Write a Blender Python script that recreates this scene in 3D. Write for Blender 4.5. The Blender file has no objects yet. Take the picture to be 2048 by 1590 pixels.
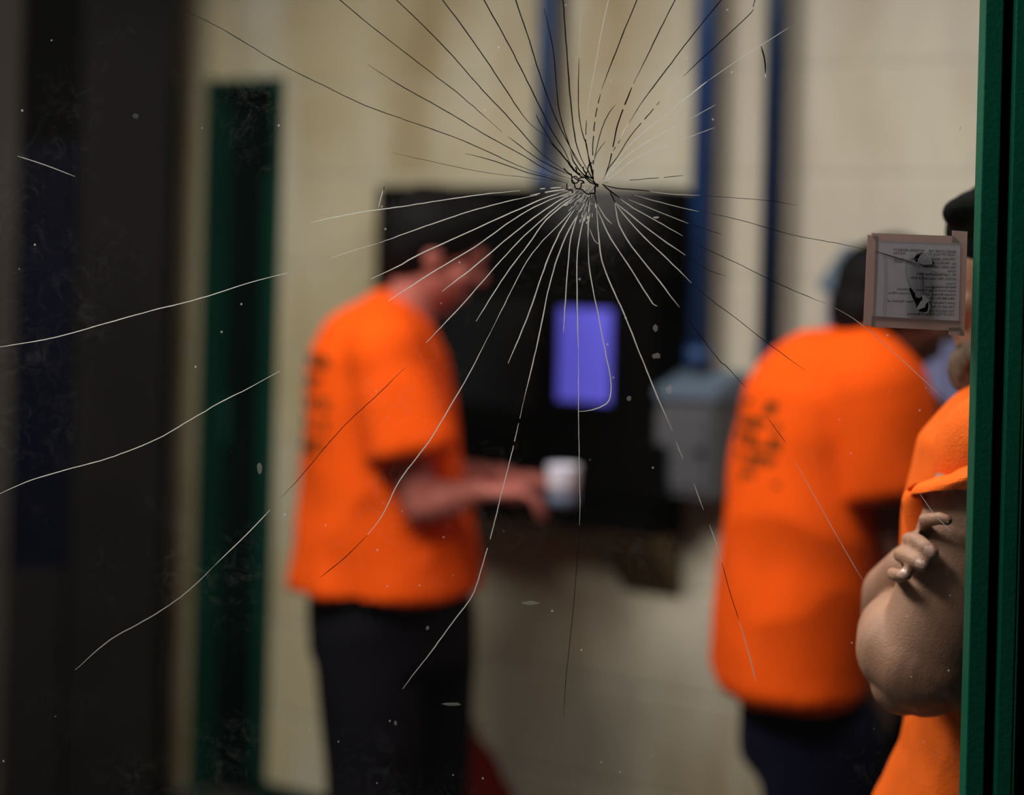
import bpy, bmesh, math, random
from mathutils import Vector, Matrix, noise
random.seed(7)
S = bpy.context.scene
COL = S.collection
PI = math.pi

# ------------------------------------------------------------------ camera
F, U0, V0, ROLL, EYE = 3982.0, 1024.0, 500.0, math.radians(1.5), 1.58
CR, SR = math.cos(ROLL), math.sin(ROLL)

def ray(u, v):
    xc, yc = (u-U0)/F, -(v-V0)/F
    return xc*CR-yc*SR, xc*SR+yc*CR

def P(u, v, D):
    dx, dz = ray(u, v)
    return Vector((dx*D, D, EYE+dz*D))

cam = bpy.data.cameras.new('camera')
co = bpy.data.objects.new('camera', cam); COL.objects.link(co)
co.matrix_world = Matrix(((CR, -SR, 0, 0), (0, 0, -1, 0), (SR, CR, 0, EYE), (0, 0, 0, 1)))
cam.sensor_width = 36; cam.lens = F/2048*36
cam.shift_y = -(795-V0)/2048
cam.dof.use_dof = True; cam.dof.focus_distance = 2.015; cam.dof.aperture_fstop = 2.0
cam.clip_start = 0.05
S.camera = co

# ------------------------------------------------------------------ materials
def mat(name, col, rough=.6, spec=.3, metal=0, bump=0, bscale=60, var=0, vscale=4, col2=None, emit=0, bands=None):
    m = bpy.data.materials.new(name); m.use_nodes = True
    nt = m.node_tree; b = nt.nodes['Principled BSDF']
    b.inputs['Roughness'].default_value = rough
    b.inputs['Specular IOR Level'].default_value = spec
    b.inputs['Metallic'].default_value = metal
    b.inputs['Base Color'].default_value = (*col, 1)
    tc = nt.nodes.new('ShaderNodeTexCoord')
    if var or col2:
        n = nt.nodes.new('ShaderNodeTexNoise'); n.inputs['Scale'].default_value = vscale
        n.inputs['Detail'].default_value = 5
        nt.links.new(tc.outputs['Object'], n.inputs['Vector'])
        r = nt.nodes.new('ShaderNodeValToRGB')
        c2 = col2 or tuple(c*(1-var) for c in col)
        r.color_ramp.elements[0].position = .35; r.color_ramp.elements[1].position = .68
        r.color_ramp.elements[0].color = (*col, 1); r.color_ramp.elements[1].color = (*c2, 1)
        nt.links.new(n.outputs['Fac'], r.inputs['Fac'])
        nt.links.new(r.outputs['Color'], b.inputs['Base Color'])
    if bump:
        n2 = nt.nodes.new('ShaderNodeTexNoise'); n2.inputs['Scale'].default_value = bscale
        n2.inputs['Detail'].default_value = 4
        nt.links.new(tc.outputs['Object'], n2.inputs['Vector'])
        bp = nt.nodes.new('ShaderNodeBump'); bp.inputs['Strength'].default_value = bump
        bp.inputs['Distance'].default_value = .004
        nt.links.new(n2.outputs['Fac'], bp.inputs['Height'])
        nt.links.new(bp.outputs['Normal'], b.inputs['Normal'])
    if emit:
        b.inputs['Emission Color'].default_value = (*col, 1)
        b.inputs['Emission Strength'].default_value = emit
    return m

def wall_mat():
    m = mat('painted_block_wall', (.6, .52, .36), .55, .3)
    nt = m.node_tree; L = nt.links; b = nt.nodes['Principled BSDF']
    tc = nt.nodes.new('ShaderNodeTexCoord')
    def noise_ramp(scale, p0, p1, sc=(1, 1, 1), loc=(0, 0, 0)):
        mp = nt.nodes.new('ShaderNodeMapping'); mp.inputs['Scale'].default_value = sc; mp.inputs['Location'].default_value = loc
        L.new(tc.outputs['Object'], mp.inputs['Vector'])
        n = nt.nodes.new('ShaderNodeTexNoise'); n.inputs['Scale'].default_value = scale; n.inputs['Detail'].default_value = 3
        L.new(mp.outputs[0], n.inputs['Vector'])
        r = nt.nodes.new('ShaderNodeMapRange'); r.inputs[1].default_value = p0; r.inputs[2].default_value = p1
        L.new(n.outputs['Fac'], r.inputs[0]); return r.outputs[0]
    def mix(f, a, bcol):
        x = nt.nodes.new('ShaderNodeMix'); x.data_type = 'RGBA'
        L.new(f, x.inputs[0])
        if isinstance(a, tuple): x.inputs[6].default_value = (*a, 1)
        else: L.new(a, x.inputs[6])
        x.inputs[7].default_value = (*bcol, 1); return x.outputs[2]
    # cream paint, greyer towards the far right end, yellowed stains elsewhere
    sep = nt.nodes.new('ShaderNodeSeparateXYZ'); L.new(tc.outputs['Object'], sep.inputs[0])
    mr = nt.nodes.new('ShaderNodeMapRange'); mr.inputs[1].default_value = -.5; mr.inputs[2].default_value = .75
    L.new(sep.outputs['X'], mr.inputs[0])
    c = mix(mr.outputs[0], (.56, .49, .325), (.53, .485, .405))
    st = noise_ramp(2.2, .46, .70, (1, 1, .45)); 
    c = mix(st, c, (.34, .265, .14))
    st2 = noise_ramp(4, .48, .72, (1, 1, .35), (3, 1, 2))
    c = mix(st2, c, (.62, .59, .48))
    br = nt.nodes.new('ShaderNodeTexBrick')
    mp = nt.nodes.new('ShaderNodeMapping'); mp.inputs['Rotation'].default_value = (PI/2, 0, 0)
    mp.inputs['Location'].default_value = (0, .02, 0)
    L.new(tc.outputs['Object'], mp.inputs['Vector']); L.new(mp.outputs[0], br.inputs['Vector'])
    br.inputs['Scale'].default_value = 1; br.inputs['Brick Width'].default_value = .5; br.inputs['Row Height'].default_value = .25
    br.inputs['Mortar Size'].default_value = .008; br.inputs['Mortar Smooth'].default_value = .6
    jm = nt.nodes.new('ShaderNodeMix'); jm.data_type = 'RGBA'; jm.inputs[7].default_value = (.58, .55, .45, 1)
    ml = nt.nodes.new('ShaderNodeMath'); ml.operation = 'MULTIPLY'; ml.inputs[1].default_value = .6
    L.new(br.outputs['Fac'], ml.inputs[0]); L.new(ml.outputs[0], jm.inputs[0]); L.new(c, jm.inputs[6])
    L.new(jm.outputs[2], b.inputs['Base Color'])
    bp = nt.nodes.new('ShaderNodeBump'); bp.inputs['Strength'].default_value = .5; bp.inputs['Distance'].default_value = .01; bp.invert = True
    L.new(br.outputs['Fac'], bp.inputs['Height']); L.new(bp.outputs['Normal'], b.inputs['Normal'])
    return m

IMPACT = tuple(P(1196, 368, 2.003))   # where the pane was struck
def glass_mat():
    m = bpy.data.materials.new('smudged_safety_glass'); m.use_nodes = True
    nt = m.node_tree; nt.nodes.clear(); L = nt.links; N = nt.nodes.new
    out = N('ShaderNodeOutputMaterial'); tr = N('ShaderNodeBsdfTransparent'); gl = N('ShaderNodeBsdfGlossy')
    gl.inputs['Roughness'].default_value = .02
    lw = N('ShaderNodeFresnel'); lw.inputs['IOR'].default_value = 1.45
    m1 = N('ShaderNodeMixShader'); fm = N('ShaderNodeMath'); fm.operation = 'MULTIPLY'; fm.inputs[1].default_value = .4
    L.new(lw.outputs[0], fm.inputs[0])
    L.new(fm.outputs[0], m1.inputs[0]); L.new(tr.outputs[0], m1.inputs[1]); L.new(gl.outputs[0], m1.inputs[2])
    tl = N('ShaderNodeBsdfTranslucent'); df = N('ShaderNodeBsdfDiffuse'); md = N('ShaderNodeMixShader'); md.inputs[0].default_value = .5
    tl.inputs[0].default_value = (.8, .83, .85, 1); df.inputs[0].default_value = (.8, .83, .85, 1)
    L.new(tl.outputs[0], md.inputs[1]); L.new(df.outputs[0], md.inputs[2])
    tc = N('ShaderNodeTexCoord')
    def nr(scale, a, b_, amp, dist=0, sc=(1, 1, 1)):
        mp = N('ShaderNodeMapping'); mp.inputs['Scale'].default_value = sc; L.new(tc.outputs['Object'], mp.inputs[0])
        n = N('ShaderNodeTexNoise'); n.inputs['Scale'].default_value = scale; n.inputs['Detail'].default_value = 6
        n.inputs['Roughness'].default_value = .65; n.inputs['Distortion'].default_value = dist
        L.new(mp.outputs[0], n.inputs['Vector'])
        r = N('ShaderNodeMapRange'); r.inputs[1].default_value = a; r.inputs[2].default_value = b_; r.inputs[4].default_value = amp
        L.new(n.outputs['Fac'], r.inputs[0]); return r.outputs[0]
    big = nr(5, .5, .75, 1)            # where the greasy patches are
    fine = nr(45, .5, .8, .05, 2)       # streaky smears inside them
    mul = N('ShaderNodeMath'); mul.operation = 'MULTIPLY'; L.new(big, mul.inputs[0]); L.new(fine, mul.inputs[1])
    v = N('ShaderNodeTexVoronoi'); v.inputs['Scale'].default_value = 38; L.new(tc.outputs['Object'], v.inputs['Vector'])
    sp = N('ShaderNodeMapRange'); sp.inputs[1].default_value = .055; sp.inputs[2].default_value = .03; sp.inputs[4].default_value = .35
    L.new(v.outputs['Distance'], sp.inputs[0])
    v2 = N('ShaderNodeTexNoise'); v2.inputs['Scale'].default_value = 6; L.new(tc.outputs['Object'], v2.inputs['Vector'])
    g2 = N('ShaderNodeMath'); g2.operation = 'GREATER_THAN'; g2.inputs[1].default_value = .54; L.new(v2.outputs['Fac'], g2.inputs[0])
    sm = N('ShaderNodeMath'); sm.operation = 'MULTIPLY'; L.new(sp.outputs[0], sm.inputs[0]); L.new(g2.outputs[0], sm.inputs[1])
    ad = N('ShaderNodeMath'); ad.operation = 'ADD'; L.new(mul.outputs[0], ad.inputs[0]); L.new(sm.outputs[0], ad.inputs[1])
    ad2 = N('ShaderNodeMath'); ad2.operation = 'ADD'; ad2.inputs[1].default_value = .0015; L.new(ad.outputs[0], ad2.inputs[0])
    vd = N('ShaderNodeVectorMath'); vd.operation = 'DISTANCE'; vd.inputs[1].default_value = IMPACT
    L.new(tc.outputs['Object'], vd.inputs[0])
    ha = N('ShaderNodeMapRange'); ha.interpolation_type = 'SMOOTHERSTEP'; ha.inputs[1].default_value = .085; ha.inputs[2].default_value = .0; ha.inputs[4].default_value = .075
    L.new(vd.outputs['Value'], ha.inputs[0])
    ad3 = N('ShaderNodeMath'); ad3.operation = 'ADD'; L.new(ad2.outputs[0], ad3.inputs[0]); L.new(ha.outputs[0], ad3.inputs[1])
    m2 = N('ShaderNodeMixShader'); L.new(ad3.outputs[0], m2.inputs[0]); L.new(m1.outputs[0], m2.inputs[1]); L.new(md.outputs[0], m2.inputs[2])
    L.new(m2.outputs[0], out.inputs[0])
    return m

def frosted(name, col, k=.5, alpha=1.0):
    m = bpy.data.materials.new(name); m.use_nodes = True
    nt = m.node_tree; nt.nodes.clear(); L = nt.links; N = nt.nodes.new
    out = N('ShaderNodeOutputMaterial'); tl = N('ShaderNodeBsdfTranslucent'); df = N('ShaderNodeBsdfDiffuse')
    nz = N('ShaderNodeTexNoise'); nz.inputs['Scale'].default_value = 90; tc = N('ShaderNodeTexCoord'); L.new(tc.outputs['Object'], nz.inputs['Vector'])
    rp = N('ShaderNodeValToRGB'); rp.color_ramp.elements[0].color = (*[c*.88 for c in col], 1); rp.color_ramp.elements[1].color = (*col, 1)
    L.new(nz.outputs['Fac'], rp.inputs[0])
    L.new(rp.outputs[0], tl.inputs[0]); L.new(rp.outputs[0], df.inputs[0])
    md = N('ShaderNodeMixShader'); md.inputs[0].default_value = 1-k
    L.new(tl.outputs[0], md.inputs[1]); L.new(df.outputs[0], md.inputs[2])
    if alpha < 1:
        tr = N('ShaderNodeBsdfTransparent'); ma = N('ShaderNodeMixShader'); ma.inputs[0].default_value = alpha
        L.new(tr.outputs[0], ma.inputs[1]); L.new(md.outputs[0], ma.inputs[2]); L.new(ma.outputs[0], out.inputs[0])
    else:
        L.new(md.outputs[0], out.inputs[0])
    return m

M = {}
M['wall'] = wall_mat()
M['glass'] = glass_mat()
M['crack_white'] = frosted('lit_crack_white', (.95, .95, .92), .6)  # bright look of light caught by the cracks, put into the colour
M['crack_faint'] = frosted('hairline_glass', (.75, .75, .72), .6, .4)
M['crack_dark'] = mat('shaded_crack_dark', (.012, .013, .012), .5, .2)  # dark look of cracks bending light away, put into the colour
M['charcoal'] = mat('dark_charcoal', (.011, .0095, .010), .7, .08, var=.35, vscale=2)  # near-black base colour of the left wall and kick panel
M['navy'] = mat('navy_paint', (.0012, .002, .009), .6, .06, var=.3, vscale=3)
M['black'] = mat('matte_black', (.0012, .0012, .0014), .7, .04, var=.3)
M['warm_grey'] = mat('warm_grey_paint', (.042, .036, .031), .7, .15, var=.2)
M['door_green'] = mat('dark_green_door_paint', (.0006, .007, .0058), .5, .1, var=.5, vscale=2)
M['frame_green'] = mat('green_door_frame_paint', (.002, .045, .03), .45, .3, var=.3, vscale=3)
M['win_green'] = mat('green_window_frame_paint', (.002, .12, .066), .5, .3, bump=.2, bscale=220, var=.2, vscale=6)
M['blue'] = mat('blue_pipe_paint', (.012, .05, .17), .4, .4, var=.2)
M['blue_light'] = mat('pale_blue_pipe_paint', (.05, .095, .22), .45, .4, var=.2)
M['blue_dark'] = mat('dark_blue_pipe_paint', (.006, .026, .075), .4, .4, var=.2)
M['slate'] = mat('slate_blue_metal', (.115, .165, .235), .4, .4, var=.15)
M['steel_grey'] = mat('grey_steel', (.09, .098, .115), .45, .4, var=.12)
M['lavender'] = mat('lavender_grey_metal', (.17, .19, .36), .45, .3, var=.15)
M['orange'] = mat('orange_cotton', (.88, .092, .003), .85, .08, bump=.25, bscale=260, var=.1, vscale=7)
M['orange3'] = mat('orange_twill', (.88, .14, .012), .85, .08, bump=.5, bscale=420, var=.16, vscale=14)
M['print'] = mat('dark_print_on_cotton', (.12, .03, .004), .85, .08)
M['trouser'] = mat('black_trouser_cloth', (.006, .0055, .009), .85, .06, bump=.2, bscale=120, var=.3)
M['trouser_navy'] = mat('navy_trouser_cloth', (.006, .0065, .02), .85, .06, bump=.2, bscale=120, var=.3)
M['skin1'] = mat('ruddy_skin', (.42, .13, .105), .5, .3, var=.15, vscale=12)
M['skin2'] = mat('brown_skin', (.13, .05, .032), .5, .3, var=.15, vscale=12)
M['skin3'] = mat('tan_skin', (.37, .20, .13), .5, .3, bump=.35, bscale=520, var=.14, vscale=30)
M['nail'] = mat('fingernail', (.55, .36, .29), .3, .5)
M['hair'] = mat('black_hair', (.003, .0025, .003), .6, .08, bump=.6, bscale=150)
M['beard'] = mat('grey_brown_beard', (.16, .11, .08), .8, .15, bump=.8, bscale=300, var=.5, vscale=60)
M['cap'] = mat('black_knit', (.003, .003, .0035), .9, .04, bump=.8, bscale=200)
M['shoe'] = mat('black_shoe_leather', (.01, .01, .01), .4, .4)
M['white_cup'] = mat('white_paper_cup', (.66, .68, .82), .5, .3)
M['paper'] = frosted('back_of_printed_paper', (.56, .55, .58), .45)
M['paper_edge'] = frosted('torn_paper_edge', (.8, .79, .78), .4)
M['ink'] = mat('show_through_ink', (.10, .095, .105), .8, .1)
M['tape'] = frosted('aged_masking_tape', (.55, .44, .41), .5)
M['screen_dark'] = mat('unlit_screen', (.006, .007, .008), .35, .3, var=.2)
M['screen_lit'] = mat('lit_blue_screen', (.085, .08, .50), .5, .1, emit=.75, var=.25, vscale=9)
M['red_cloth'] = mat('dark_red_cloth', (.12, .006, .003), .85, .1, var=.3)
M['floor'] = mat('dark_grey_sealed_floor', (.045, .045, .042), .4, .3, var=.25)
M['ceiling'] = mat('off_white_ceiling', (.45, .44, .4), .8, .1)
M['base'] = mat('dark_green_skirting', (.003, .02, .016), .6, .2)

# ------------------------------------------------------------------ helpers
def link(name, me, m=None, parent=None, smooth=False):
    o = bpy.data.objects.new(name, me); COL.objects.link(o)
    if m is not None and not me.materials: me.materials.append(m)
    if parent: o.parent = parent
    if smooth:
        for p in me.polygons: p.use_smooth = True
    return o

def from_bm(name, bm, m, parent=None, smooth=False):
    bmesh.ops.recalc_face_normals(bm, faces=bm.faces[:])
    me = bpy.data.meshes.new(name); bm.to_mesh(me); bm.free()
    return link(name, me, m, parent, smooth)

def empty(name, label, cat, loc=(0, 0, 0), rz=0, group=None):
    o = bpy.data.objects.new(name, None); COL.objects.link(o)
    o.location = loc; o.rotation_euler = (0, 0, rz); o.empty_display_size = .05
    o['label'] = label; o['category'] = cat
    if group: o['group'] = group
    bpy.context.view_layer.update()
    return o

def tag(o, label=None, cat=None, kind=None, group=None):
    if label: o['label'] = label
    if cat: o['category'] = cat
    if kind: o['kind'] = kind
    if group: o['group'] = group
    return o

def box(bm, c, d, mtx=None, bev=0):
    r = bmesh.ops.create_cube(bm, size=1)
    vs = r['verts']
    for v in vs: v.co = Vector((v.co.x*d[0]+c[0], v.co.y*d[1]+c[1], v.co.z*d[2]+c[2]))
    if bev:
        es = list({e for v in vs for e in v.link_edges})
        bmesh.ops.bevel(bm, geom=es, offset=bev, segments=3, affect='EDGES', profile=.6)

def boxobj(name, c, d, m, parent=None, bev=0):
    bm = bmesh.new(); box(bm, c, d, bev=bev); return from_bm(name, bm, m, parent)

def frame_of(d):
    d = d.normalized(); a = Vector((0, 0, 1)) if abs(d.z) < .9 else Vector((1, 0, 0))
    x = d.cross(a).normalized(); return x, d.cross(x).normalized()

def capsule(bm, p0, r0, p1, r1, n=20, k=5):
    """tapered limb segment with rounded ends"""
    p0, p1 = Vector(p0), Vector(p1); d = (p1-p0); L = d.length
    if L < 1e-6: d = Vector((0, 0, 1))
    d.normalize(); x, y = frame_of(d); rings = []
    for i in range(k):
        a = -PI/2+PI/2*(i+.35)/k; rings.append((p0+d*r0*math.sin(a), r0*math.cos(a)))
    rings.append((p0, r0)); rings.append((p1, r1))
    for i in range(k):
        a = PI/2*(i+.65)/k; rings.append((p1+d*r1*math.sin(a), r1*math.cos(a)))
    loft(bm, [[c+x*r*math.cos(2*PI*j/n)+y*r*math.sin(2*PI*j/n) for j in range(n)] for c, r in rings])

def loft(bm, rings, caps=True):
    R = [[bm.verts.new(p) for p in ring] for ring in rings]; n = len(R[0])
    for a, b in zip(R, R[1:]):
        for j in range(n): bm.faces.new((a[j], a[(j+1) % n], b[(j+1) % n], b[j]))
    if caps:
        bm.faces.new(R[0]); bm.faces.new(R[-1])
    return R

def chain(bm, pts, n=20):
    for (a, ra), (b, rb) in zip(pts, pts[1:]): capsule(bm, a, ra, b, rb, n)

def ellip(bm, c, r, rot=None):
    """ellipsoid; rot = 3x3 matrix"""
    res = bmesh.ops.create_uvsphere(bm, u_segments=24, v_segments=16, radius=1)
    for v in res['verts']:
        p = Vector((v.co.x*r[0], v.co.y*r[1], v.co.z*r[2]))
        if rot: p = rot @ p
        v.co = p+Vector(c)

def ellring(c, rx, ry, yaw=0, n=40, tilt=0, power=2.0):
    out = []
    for j in range(n):
        a = 2*PI*j/n; ca, sa = math.cos(a), math.sin(a)
        x = rx*math.copysign(abs(ca)**(2/power), ca); y = ry*math.copysign(abs(sa)**(2/power), sa)
        X = x*math.cos(yaw)-y*math.sin(yaw); Y = x*math.sin(yaw)+y*math.cos(yaw)
        out.append(Vector((c[0]+X, c[1]+Y, c[2]+x*tilt)))
    return out

def blob(name, bm, m, parent, voxel=.008, smooth=6, disp=None, mats=()):
    """fuse the shapes in bm to one continuous skin"""
    bmesh.ops.recalc_face_normals(bm, faces=bm.faces[:])
    bmesh.ops.triangulate(bm, faces=bm.faces[:])
    me = bpy.data.meshes.new(name+'_base'); bm.to_mesh(me); bm.free()
    t = bpy.data.objects.new('temporary', me); COL.objects.link(t)
    r = t.modifiers.new('r', 'REMESH'); r.mode = 'VOXEL'; r.voxel_size = voxel
    s = t.modifiers.new('s', 'SMOOTH'); s.factor = .5; s.iterations = smooth
    dg = bpy.context.evaluated_depsgraph_get(); dg.update()
    nm = bpy.data.meshes.new_from_object(t.evaluated_get(dg))
    bpy.data.objects.remove(t); bpy.data.meshes.remove(me)
    nm.name = name; nm.materials.clear()
    if disp:
        nm.update(); 
        ns = [v.normal.copy() for v in nm.vertices]
        for v, nn in zip(nm.vertices, ns): v.co = v.co+nn*disp(v.co)
    nm.materials.append(m)
    for x in mats: nm.materials.append(x)
    return link(name, nm, None, parent, True)

def folds(sc, amp, st=(1, 1, 1), seed=0):
    def f(p):
        q = Vector((p.x*st[0], p.y*st[1], p.z*st[2]))*sc+Vector((seed, seed*2.3, 0))
        n = noise.noise(q)*.7+noise.noise(q*2.1)*.3
        return amp*(1-2*abs(n))*.8+amp*noise.noise(q*.5)
    return f

# ------------------------------------------------------------------ far wall (turned 36 degrees, nearer on the right)
TH = math.radians(36); WD = 5.1
E = Vector((math.cos(TH), -math.sin(TH), 0)); NW = Vector((-math.sin(TH), -math.cos(TH), 0))
def W(u, v, off=0.0):
    """point of the far wall's plane (moved out by off) seen at a pixel -> (s, z)"""
    dx, dz = ray(u, v)
    # (t*dx, t) = (0,WD)+s*E+off*NW
    o = Vector((0, WD, 0))+NW*off
    t = o.dot(NW)/Vector((dx, 1, 0)).dot(NW)
    p = Vector((dx*t, t, 0)); return (p-o).dot(E), EYE+dz*t
def wroot(name, label, cat, s, z, off=0, group=None):
    p = Vector((0, WD, z))+E*s+NW*off
    return empty(name, label, cat, p, -TH, group)
# local frame of things on the wall: x = along wall to the right, y = into the wall, z = up

def wall_piece(name, s0, s1, z0, z1, y0, y1, m):
    bm = bmesh.new(); box(bm, ((s0+s1)/2, (y0+y1)/2, (z0+z1)/2), (s1-s0, y1-y0, z1-z0))
    o = from_bm(name, bm, m); o.location = (0, WD, 0); o.rotation_euler = (0, 0, -TH)
    return o
# door opening
ds0 = W(402, 800)[0]; ds1 = W(553, 800)[0]; dz1 = W(480, 158)[1]
bm = bmesh.new()
for a in ((-3.2, ds0, 0, 3.0), (ds1, 2.6, 0, 3.0), (ds0, ds1, dz1, 3.0)):
    box(bm, ((a[0]+a[1])/2, .1, (a[2]+a[3])/2), (a[1]-a[0], .2, a[3]-a[2]))
w = from_bm('wall_back', bm, M['wall']); w.location = (0, WD, 0); w.rotation_euler = (0, 0, -TH); tag(w, kind='structure')
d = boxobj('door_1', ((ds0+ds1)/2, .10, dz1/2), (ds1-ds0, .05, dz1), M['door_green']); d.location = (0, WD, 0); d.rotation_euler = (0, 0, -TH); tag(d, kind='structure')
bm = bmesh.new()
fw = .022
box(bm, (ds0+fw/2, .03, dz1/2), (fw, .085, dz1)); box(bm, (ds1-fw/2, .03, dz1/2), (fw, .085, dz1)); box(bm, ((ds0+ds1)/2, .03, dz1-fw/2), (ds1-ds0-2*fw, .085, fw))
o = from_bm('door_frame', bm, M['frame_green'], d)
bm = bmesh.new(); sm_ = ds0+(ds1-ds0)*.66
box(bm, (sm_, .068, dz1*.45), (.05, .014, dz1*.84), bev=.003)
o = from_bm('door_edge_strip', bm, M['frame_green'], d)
bm = bmesh.new(); capsule(bm, (ds0+.05, .05, 1.0), .012, (ds0+.05, .05, 1.12), .012)
from_bm('door_handle', bm, M['frame_green'], d, True)
bsb = wall_piece('baseboard_back', ds1, 2.6, 0, .075, -.012, 0, M['base']); tag(bsb, kind='structure')

# floor, ceiling, corridor side
f_ = boxobj('floor', (0, 3.3, -.03), (8, 9.4, .06), M['floor']); tag(f_, kind='structure')
c_ = boxobj('ceiling', (0, 4.45, 3.03), (8, 4.9, .06), M['ceiling']); tag(c_, kind='structure')

# dark wall on the left, standing forward of the far wall
xl = P(326, 800, 5.45).x
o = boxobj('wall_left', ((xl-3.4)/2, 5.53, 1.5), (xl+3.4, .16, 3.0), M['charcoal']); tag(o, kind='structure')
xa, xb = P(28, 800, 5.43).x, P(142, 800, 5.43).x
ztop, zmid = P(90, 285, 5.43).z, P(90, 1135, 5.43).z
d2 = boxobj('door_2', ((xa+xb)/2, 5.435, (0+ztop)/2), (xb-xa, .03, ztop), M['navy']); tag(d2, kind='structure')
boxobj('transom_panel', ((xa+xb)/2, 5.435, (ztop+2.75)/2), (xb-xa, .03, 2.75-ztop), M['black'], d2)
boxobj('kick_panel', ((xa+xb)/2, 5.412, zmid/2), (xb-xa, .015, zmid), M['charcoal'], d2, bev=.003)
xc = P(-90, 800, 5.43).x
t1 = boxobj('trim_1', ((xa+xc)/2, 5.43, 1.4), (xa-xc, .04, 2.8), M['warm_grey']); tag(t1, kind='structure')

# ------------------------------------------------------------------ pipes on the wall
def pipe(u0, v0, u1, v1, r, m, label, clips=2):
    s, z1 = W(u1, v1, .06); s0, z0 = W(u0, v0, .06); z1 = 2.98 if v1 <= 0 else z1
    root = wroot('conduit_pipe', label, 'pipe', s0, z0, .06, 'blue conduits on the far wall')
    bm = bmesh.new(); x, n = 0, 24
    loft(bm, [[Vector((r*math.cos(2*PI*j/n), r*math.sin(2*PI*j/n), q)) for j in range(n)] for q in (0, z1-z0)])
    from_bm('tube', bm, m, root, True)
    bm = bmesh.new(); rc = r+.004
    loft(bm, [[Vector((rc*math.cos(2*PI*j/n), rc*math.sin(2*PI*j/n), q)) for j in range(n)] for q in (.0, .05)])
    from_bm('coupling', bm, m, root, True)
    for q in [(z1-z0)*(i+.7)/clips for i in range(clips)][:0]:
        bm = bmesh.new(); box(bm, (0, .02, q), (2*r+.03, .07, .02), bev=.004)
        from_bm('pipe_clamp', bm, m, root)
    return root
pipe(1088, 372, 1088, 0, .025, M['blue_light'], 'pale blue conduit pipe rising from the top of the black kiosk')
pipe(1397, 735, 1397, 0, .027, M['blue'], 'mid blue conduit pipe running down to the top of the grey steel box')
pipe(1536, 735, 1536, 0, .025, M['blue_dark'], 'dark blue conduit pipe, rightmost, ending behind the stooping man')

# ------------------------------------------------------------------ black kiosk
off = .15
s0, zt = W(752, 378, off); s1 = W(1378, 700, 0)[0]; zb = W(1150, 1058, off)[1]
zt = W(1000, 372, off)[1]
kw, kh = s1-s0, zt-zb
K = wroot('wall_kiosk', 'large black kiosk cabinet on the cream wall with a glowing blue screen', 'kiosk', (s0+s1)/2, zb, 0)
bm = bmesh.new(); box(bm, (0, -off/2, kh/2), (kw, off, kh), bev=.012); from_bm('cabinet', bm, M['black'], K)
def kx(u, v):  # pixel on the kiosk front -> local x,z
    s, z = W(u, v, off+.005); return s-(s0+s1)/2, z-zb
def kpanel(name, u0, v0, u1, v1, m, t=.012, bev=.004):
    x0, za = kx(u0, v0); x1, zc = kx(u1, v1)
    bm = bmesh.new(); box(bm, ((x0+x1)/2, -off-t/2, (za+zc)/2), (abs(x1-x0), t, abs(za-zc)), bev=bev); return from_bm(name, bm, m, K)
kpanel('screen_bezel', 1100, 585, 1245, 835, M['black'], .008)
kpanel('lit_screen', 1122, 615, 1222, 808, M['screen_lit'], .014)['label'] = 'glowing blue screen'
kpanel('dark_screen', 885, 590, 1068, 822, M['screen_dark'], .012)
kpanel('lower_panel', 900, 850, 1330, 1010, M['black'], .010)
kpanel('header_panel', 790, 395, 1340, 560, M['black'], .010)
bm = bmesh.new()
x0, _ = kx(1240, 1000); bw = .16
vs = [bm.verts.new(p) for p in ((x0-bw/2, 0, 0), (x0+bw/2, 0, 0), (x0+bw/2, -off, 0), (x0-bw/2, -off, 0), (x0-bw/2, 0, -.16), (x0+bw/2, 0, -.16))]
for q in ((0, 1, 2, 3), (0, 4, 5, 1), (4, 3, 2, 5), (0, 3, 4), (1, 5, 2)): bm.faces.new([vs[i] for i in q])
M['shadow_brown'] = mat('shadow_wedge_brown', (.13, .085, .04), .7, .2, var=.2)  # added brown wedge standing for the cabinet's shadow on the wall
from_bm('shadow_wedge', bm, M['shadow_brown'], K)

# ------------------------------------------------------------------ grey steel boxes
def steel_box(uL, vtop, uR, vbot, label, off, mfront, mtop, hood=.05, group=None):
    s0_ = W(uL, vtop, off)[0]; s1_ = W(uR, vtop, .0)[0]; zt_ = W(uL, vtop+40, off)[1]; zb_ = W(uL, vbot, off)[1]
    w_, h_ = s1_-s0_, zt_-zb_
    r_ = wroot('steel_box', label, 'box', (s0_+s1_)/2, zb_, .003, group)
    bm = bmesh.new(); box(bm, (0, -off/2, h_/2), (w_, off, h_), bev=.01); from_bm('casing', bm, mfront, r_)
    bm = bmesh.new(); e = .012
    prof = [(-off-e, h_-.015), (-off-e, h_+.008), (-.02, h_+hood), (0, h_+hood), (0, h_-.015)]
    A = [bm.verts.new((-w_/2-e, y, z)) for y, z in prof]; B = [bm.verts.new((w_/2+e, y, z)) for y, z in prof]
    bm.faces.new(A); bm.faces.new(B)
    for i in range(5): bm.faces.new((A[i], A[(i+1) % 5], B[(i+1) % 5], B[i]))
    from_bm('sloped_lid', bm, mtop, r_)
    bm = bmesh.new(); box(bm, (0, -off-.004, h_*.45), (w_*.82, .008, h_*.72), bev=.003); from_bm('access_panel', bm, mfront, r_)
    bm = bmesh.new(); capsule(bm, (w_*.33, -off-.012, h_*.45), .009, (w_*.33, -off-.02, h_*.45), .007); from_bm('lock', bm, M['black'], r_, True)
steel_box(1303, 740, 1488, 988, 'grey steel wall box with pale blue sloped lid beside the black kiosk', .13, M['steel_grey'], M['slate'], .05, 'steel boxes on the far wall')
steel_box(1655, 530, 1980, 960, 'slate blue steel hood on the wall behind the head of the stooping man', .13, M['lavender'], M['slate'], .09, 'steel boxes on the far wall')

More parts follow.
